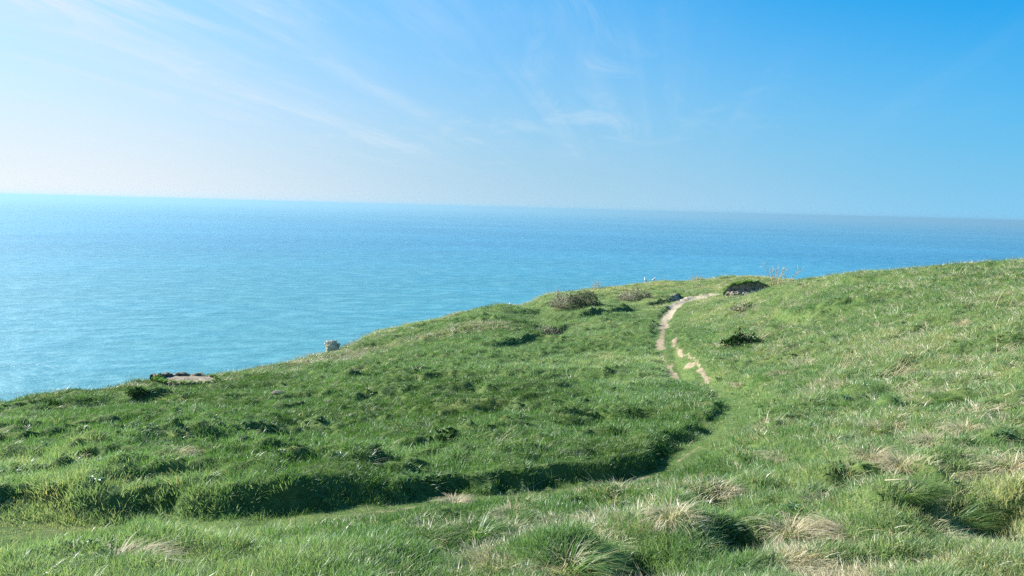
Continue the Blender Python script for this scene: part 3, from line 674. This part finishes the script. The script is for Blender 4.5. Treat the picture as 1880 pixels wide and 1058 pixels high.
# rocks
def rock_mat(name, a_, b_, lo=.42, hi=.6, sc=6):
    m, t, out = new_mat(name); n_ = noise(t, sc, 8, .7); princ(t, out, MIX(t, MAPR(t, n_, lo, hi, 0, 1), a_, b_), .9, .2, noise(t, sc*4, 6, .7), .8, .05); return m
def rock_mesh(name, size, seed, mat, amp=.35, freq=2.2, sub_=5, steps=0):
    import bmesh
    bm = bmesh.new(); bmesh.ops.create_icosphere(bm, subdivisions=sub_, radius=1)
    co = np.array([v.co[:] for v in bm.verts]); n1_ = fbm(co[:, 0]*freq+seed, co[:, 1]*freq+co[:, 2]*1.7*freq, seed, 4)-.5; n2_ = fbm(co[:, 2]*freq*2+seed, co[:, 0]*2*freq-co[:, 1]*freq, seed+3, 4)-.5
    k = 1+amp*2*n1_+amp*n2_
    if steps: k = np.round(k*steps)/steps*.6+k*.4
    for v, kk in zip(bm.verts, k): v.co = Vector((v.co.x*size[0], v.co.y*size[1], v.co.z*size[2]))*float(kk)
    me = bpy.data.meshes.new(name); bm.to_mesh(me); bm.free(); me.materials.append(mat); return me
m_chalk = rock_mat('weathered_chalk', (.14, .12, .09), (.66, .61, .50), .36, .50, 9)
m_stone = rock_mat('lichen_stone', (.14, .12, .09), (.30, .27, .20), .3, .7, 12)
put('chalk_pinnacle', rock_mesh('pinnacle', (.30, .26, .40), 5, m_chalk, .55, 2.4, 5, 6), on_ground(606, 641, 0)+Vector((-.02, .5, .0)), 'craggy black and white chalk rock poking up behind the far grass edge', 'rock')
put('boulder', rock_mesh('boulder', (.14, .11, .085), 9, m_stone, .14, 1.2), on_ground(510, 722, -.02), 'small smooth grey boulder half sunk in the far left slope', 'rock')
put('clod', rock_mesh('clod', (.10, .08, .05), 12, m_stone, .3, 2), on_ground(601, 741, .01), 'brownish lump of stone in the middle of the left slope', 'rock')

# eroded bank: turf-topped mound with an undercut dark face towards the viewer
def eroded(name, loc, w, d, h, label, seed, soil, cap, fringe=700, rz=0.0):
    root = link(bpy.data.objects.new(name, None)); root.location = loc; root.rotation_euler.z = rz; root.empty_display_size = .2; tag(root, label, 'eroded bank')
    U = np.linspace(-1, 1, 90); V_ = np.linspace(-1, 1, 70); uu, vv_ = np.meshgrid(U, V_)
    rad2 = uu**2+(np.where(vv_ > 0, vv_*.95, vv_*1.0))**2; top = np.clip(1-rad2, 0, 1)**.6*(.7+.6*fbm(uu*3+seed, vv_*3, seed, 3))
    x_ = uu*w/2; y_ = vv_*d/2; z_ = h*top
    # the seaward-left half keeps its turf; the face bites in from the front
    edge = -.15+.35*(fbm(uu*2.5+9+seed, uu*0, seed+1, 3)-.5)
    front = vv_ < edge; fall_ = np.clip((edge-vv_)/.30, 0, 1)
    z_ = np.where(front, z_*(1-fall_)+(-.08*h+.16*h*fbm(uu*6, vv_*6, seed+2, 3))*fall_, z_)
    y_ = y_+np.where(front & (fall_ < 1), .10*d*np.sin(fall_*math.pi), 0)
    z_ = z_-.25*h*(rad2 > 1)*np.clip(rad2-1, 0, 1)
    n_, m_ = uu.shape; vs_ = np.stack([x_.ravel(), y_.ravel(), z_.ravel()-.02], 1)
    i_, j_ = np.meshgrid(np.arange(n_-1), np.arange(m_-1), indexing='ij'); q = np.stack([i_*m_+j_, i_*m_+j_+1, (i_+1)*m_+j_+1, (i_+1)*m_+j_], -1).reshape(-1, 4)
    rc = rad2.ravel()[q].mean(1) < 1.05; fr = front.ravel()[q].all(1)
    for nm, sel, mt in (('soil_face', rc & fr, soil), ('turf_cap', rc & ~fr, cap)):
        qq = q[sel]; u_, inv = np.unique(qq.ravel(), return_inverse=True)
        link(bpy.data.objects.new(nm, np_mesh(nm, vs_[u_], inv, [4]*len(qq), mt, True, {'bare': [0]*len(u_), 'cliff': [0]*len(u_)})), root)
    g_ = np.random.default_rng(seed); Vv = []; Ff = []; Bb = []
    idx = np.argwhere(~front & (rad2 < 1))
    for k in range(fringe):
        a_, b_ = idx[g_.integers(len(idx))]; c = np.array([x_[a_, b_], y_[a_, b_], z_[a_, b_]-.03])+np.append(g_.uniform(-.02, .02, 2), 0)
        r_ = g_.uniform()
        for s_ in range(5):
            t_ = c+np.array([g_.normal(.05, .06), g_.normal(0, .06), g_.uniform(.08, .16)]); sd = g_.normal(0, .012, 3)
            q0 = len(Vv); Vv += [tuple(c-sd), tuple(c+sd), tuple(t_)]; Ff += [q0, q0+1, q0+2]; Bb += [r_]*3
    link(bpy.data.objects.new('turf_fringe', np_mesh('fringe', Vv, Ff, [3]*(len(Ff)//3), m_green_o, True, {'bl': Bb})), root)
    return root
m_dsoil = rock_mat('dark_soil', (.05, .05, .03), (.30, .24, .17), .36, .58, 4)
eb = eroded('eroded_bank', on_ground(1374, 540, -.1), 3.5, 2.2, .85, 'dark undercut earth bank with a green turf cap at the top of the headland', 41, m_dsoil, m_ground, 900, .15)
for i, (x_, y_, z_, r_) in enumerate([(-1.25, -.75, .12, .26), (-1.0, -.9, .05, .18), (-.55, -.85, .10, .22), (-1.45, -.5, .10, .2), (.4, -.9, .06, .16)]):
    o = link(bpy.data.objects.new('stone', rock_mesh('stone', (r_*1.3, r_, r_*.8), 50+i, m_stone, .4, 2, 3)), eb); o.location = (x_, y_, z_)

# chalk hollow beyond the left skyline: flat pale floor with a dark turf rim behind and to the left
m_pale = rock_mat('chalky_floor', (.15, .12, .085), (.30, .25, .19), .35, .65, 4)
root = link(bpy.data.objects.new('chalk_hollow', None)); c0 = on_ground(333, 706, 0); root.location = c0+Vector((0, .40, .05)); tag(root, 'pale bare chalk hollow with a dark turf rim on the left skyline', 'eroded hollow'); root.empty_display_size = .2
a_ = np.linspace(0, 2*math.pi, 80, endpoint=False); rgs = np.linspace(0, 1, 14); vs_ = [(0, 0, 0)]; fs_ = []
for r_ in rgs[1:]:
    k = 1+.45*(fbm(np.cos(a_)*2+5, np.sin(a_)*2, 3, 3)-.5)*2
    for j in range(80):
        x_, y_ = math.cos(a_[j])*.80*r_*k[j], math.sin(a_[j])*.5*r_*k[j]
        vs_.append((x_, y_, .03*float(fbm(np.array([x_*5]), np.array([y_*5]), 6, 3)[0])+.02*y_))
for j in range(80): fs_ += [0, 1+j, 1+(j+1) % 80]
cn = [3]*80
for i in range(len(rgs)-2):
    for j in range(80): b_ = 1+i*80; fs_ += [b_+j, b_+80+j, b_+80+(j+1) % 80, b_+(j+1) % 80]; cn.append(4)
b_ = 1+(len(rgs)-2)*80; nb_ = len(vs_)
for j in range(80): x_, y_, z_ = vs_[b_+j]; vs_.append((x_*1.1, y_*1.1, -1.3))
for j in range(80): fs_ += [b_+j, nb_+j, nb_+(j+1) % 80, b_+(j+1) % 80]; cn.append(4)
link(bpy.data.objects.new('chalk_floor', np_mesh('floor', vs_, fs_, cn, m_pale, True)), root)
mb = MB(); P_ = []; Rr = []
for k in range(40):
    t_ = k/39; an = math.pi*(1.08-1.10*t_); kk = 1+.08*math.sin(k*1.7)
    P_.append((math.cos(an)*.84*kk, math.sin(an)*.5*kk, .02+.03*math.sin(k*.9))); Rr.append((.12*(1-t_)**1.2+.012)*(1+.25*math.sin(k*2.3)))
mb.tube(P_, Rr, 8, .1)
rim = link(bpy.data.objects.new('turf_rim', mb.mesh('rim', m_dsoil)), root)
g_ = np.random.default_rng(3); Vv = []; Ff = []; Bb = []
for k in range(2600):
    i_ = g_.integers(40); c = np.array(P_[i_]) if k < 1500 else np.array([P_[i_][0]*1.02, -abs(P_[i_][1])*1.05-.02, .0])+g_.normal(0, .35, 3)*Rr[i_]*np.array([1, 1, .6])+np.array([0, 0, Rr[i_]*.6]); r_ = g_.uniform(0, .7); t_ = c+np.array([g_.normal(.03, .02), g_.normal(0, .03), g_.uniform(.02, .06)]); sd = g_.normal(0, .008, 3)
    q0 = len(Vv); Vv += [tuple(c-sd), tuple(c+sd), tuple(t_)]; Ff += [q0, q0+1, q0+2]; Bb += [r_]*3
link(bpy.data.objects.new('turf_fringe', np_mesh('fringe', Vv, Ff, [3]*2600, m_green_o, True, {'bl': Bb})), root)

# gulls
def simple(name, c, r=.6):
    m, t, out = new_mat(name); princ(t, out, MIX(t, MAPR(t, noise(t, 40, 3), .3, .7, 0, 1), tuple(v*.88 for v in c), c), r); return m
m_white = simple('white_feather', (.82, .82, .80)); m_grey = simple('grey_feather', (.30, .33, .37)); m_beak = simple('yellow_bill', (.75, .45, .06)); m_leg = simple('pink_leg', (.55, .33, .28))
def gull(loc, rz, upright, label):
    root = link(bpy.data.objects.new('gull', None)); root.location = loc; root.rotation_euler.z = rz; root.empty_display_size = .1; tag(root, label, 'gull', 'gulls standing on the headland skyline')
    c, s_ = math.cos(upright), math.sin(upright)
    def pt(u, v): return (u*c-v*s_*.3, 0, .17+u*s_+v)
    mb = MB(); pr = [pt(-.20, .015), pt(-.14, .01), pt(-.05, 0), (pt(.06, .01)), pt(.12, .05), (pt(.135, .05)[0], 0, pt(.135, .05)[2]+.06), (pt(.15, .05)[0], 0, pt(.15, .05)[2]+.095), (pt(.19, .05)[0], 0, pt(.15, .05)[2]+.10)]
    mb.tube(pr, [.012, .045, .078, .076, .055, .036, .038, .012], 14)
    link(bpy.data.objects.new('body', mb.mesh('body', m_white)), root)
    hx, _, hz = pr[-1]
    mb = MB(); mb.tube([(hx-.005, 0, hz), (hx+.03, 0, hz-.003), (hx+.048, 0, hz-.014)], [.010, .009, .003], 8); link(bpy.data.objects.new('bill', mb.mesh('bill', m_beak)), root)
    for sg in (-1, 1):
        mb = MB(); q = [pt(.07, .03), pt(0, .035), pt(-.12, .03), pt(-.26, .01)]
        mb.tube([(x_, sg*(.062-.012*i), z_) for i, (x_, _, z_) in enumerate(q)], [.02, .042, .03, .006], 8); link(bpy.data.objects.new('wing', mb.mesh('wing', m_grey)), root)
        mb = MB(); mb.tube([(0, sg*.03, .12), (-.005, sg*.03, .05), (0, sg*.03, .004), (.04, sg*.03, .002)], [.008, .005, .005, .004], 6); link(bpy.data.objects.new('leg', mb.mesh('leg', m_leg)), root)
gull(on_ground(1185, 518, .04), 2.6, .85, 'white gull standing upright on the headland skyline, left of the pair')
gull(on_ground(1200, 516, .02)+Vector((0, 0, .02)), .5, .15, 'white gull with level grey back on the headland skyline, right of the pair')

# ------------------------------------------------------------------ haze
m_haze, t, out = new_mat('sea_haze')
pv = N(t, 'ShaderNodeVolumePrincipled'); pv.inputs['Color'].default_value = (.22, .37, .455, 1); pv.inputs['Density'].default_value = 1.7e-4
pv.inputs['Anisotropy'].default_value = .30; L(t, pv.outputs[0], out.inputs['Volume'])
hb = 170000.0; z0 = SEA_Z-3; z1 = EYE+9
bvs = [(x, y, z) for z in (z0, z1) for y in (-hb, hb) for x in (-hb, hb)]
bme = np_mesh('haze', bvs, [0, 2, 3, 1, 4, 5, 7, 6, 0, 1, 5, 4, 2, 6, 7, 3, 0, 4, 6, 2, 1, 3, 7, 5], [4]*6, m_haze, False)
haze = link(bpy.data.objects.new('haze', bme)); tag(haze, 'pale sea haze softening the horizon', kind='stuff')
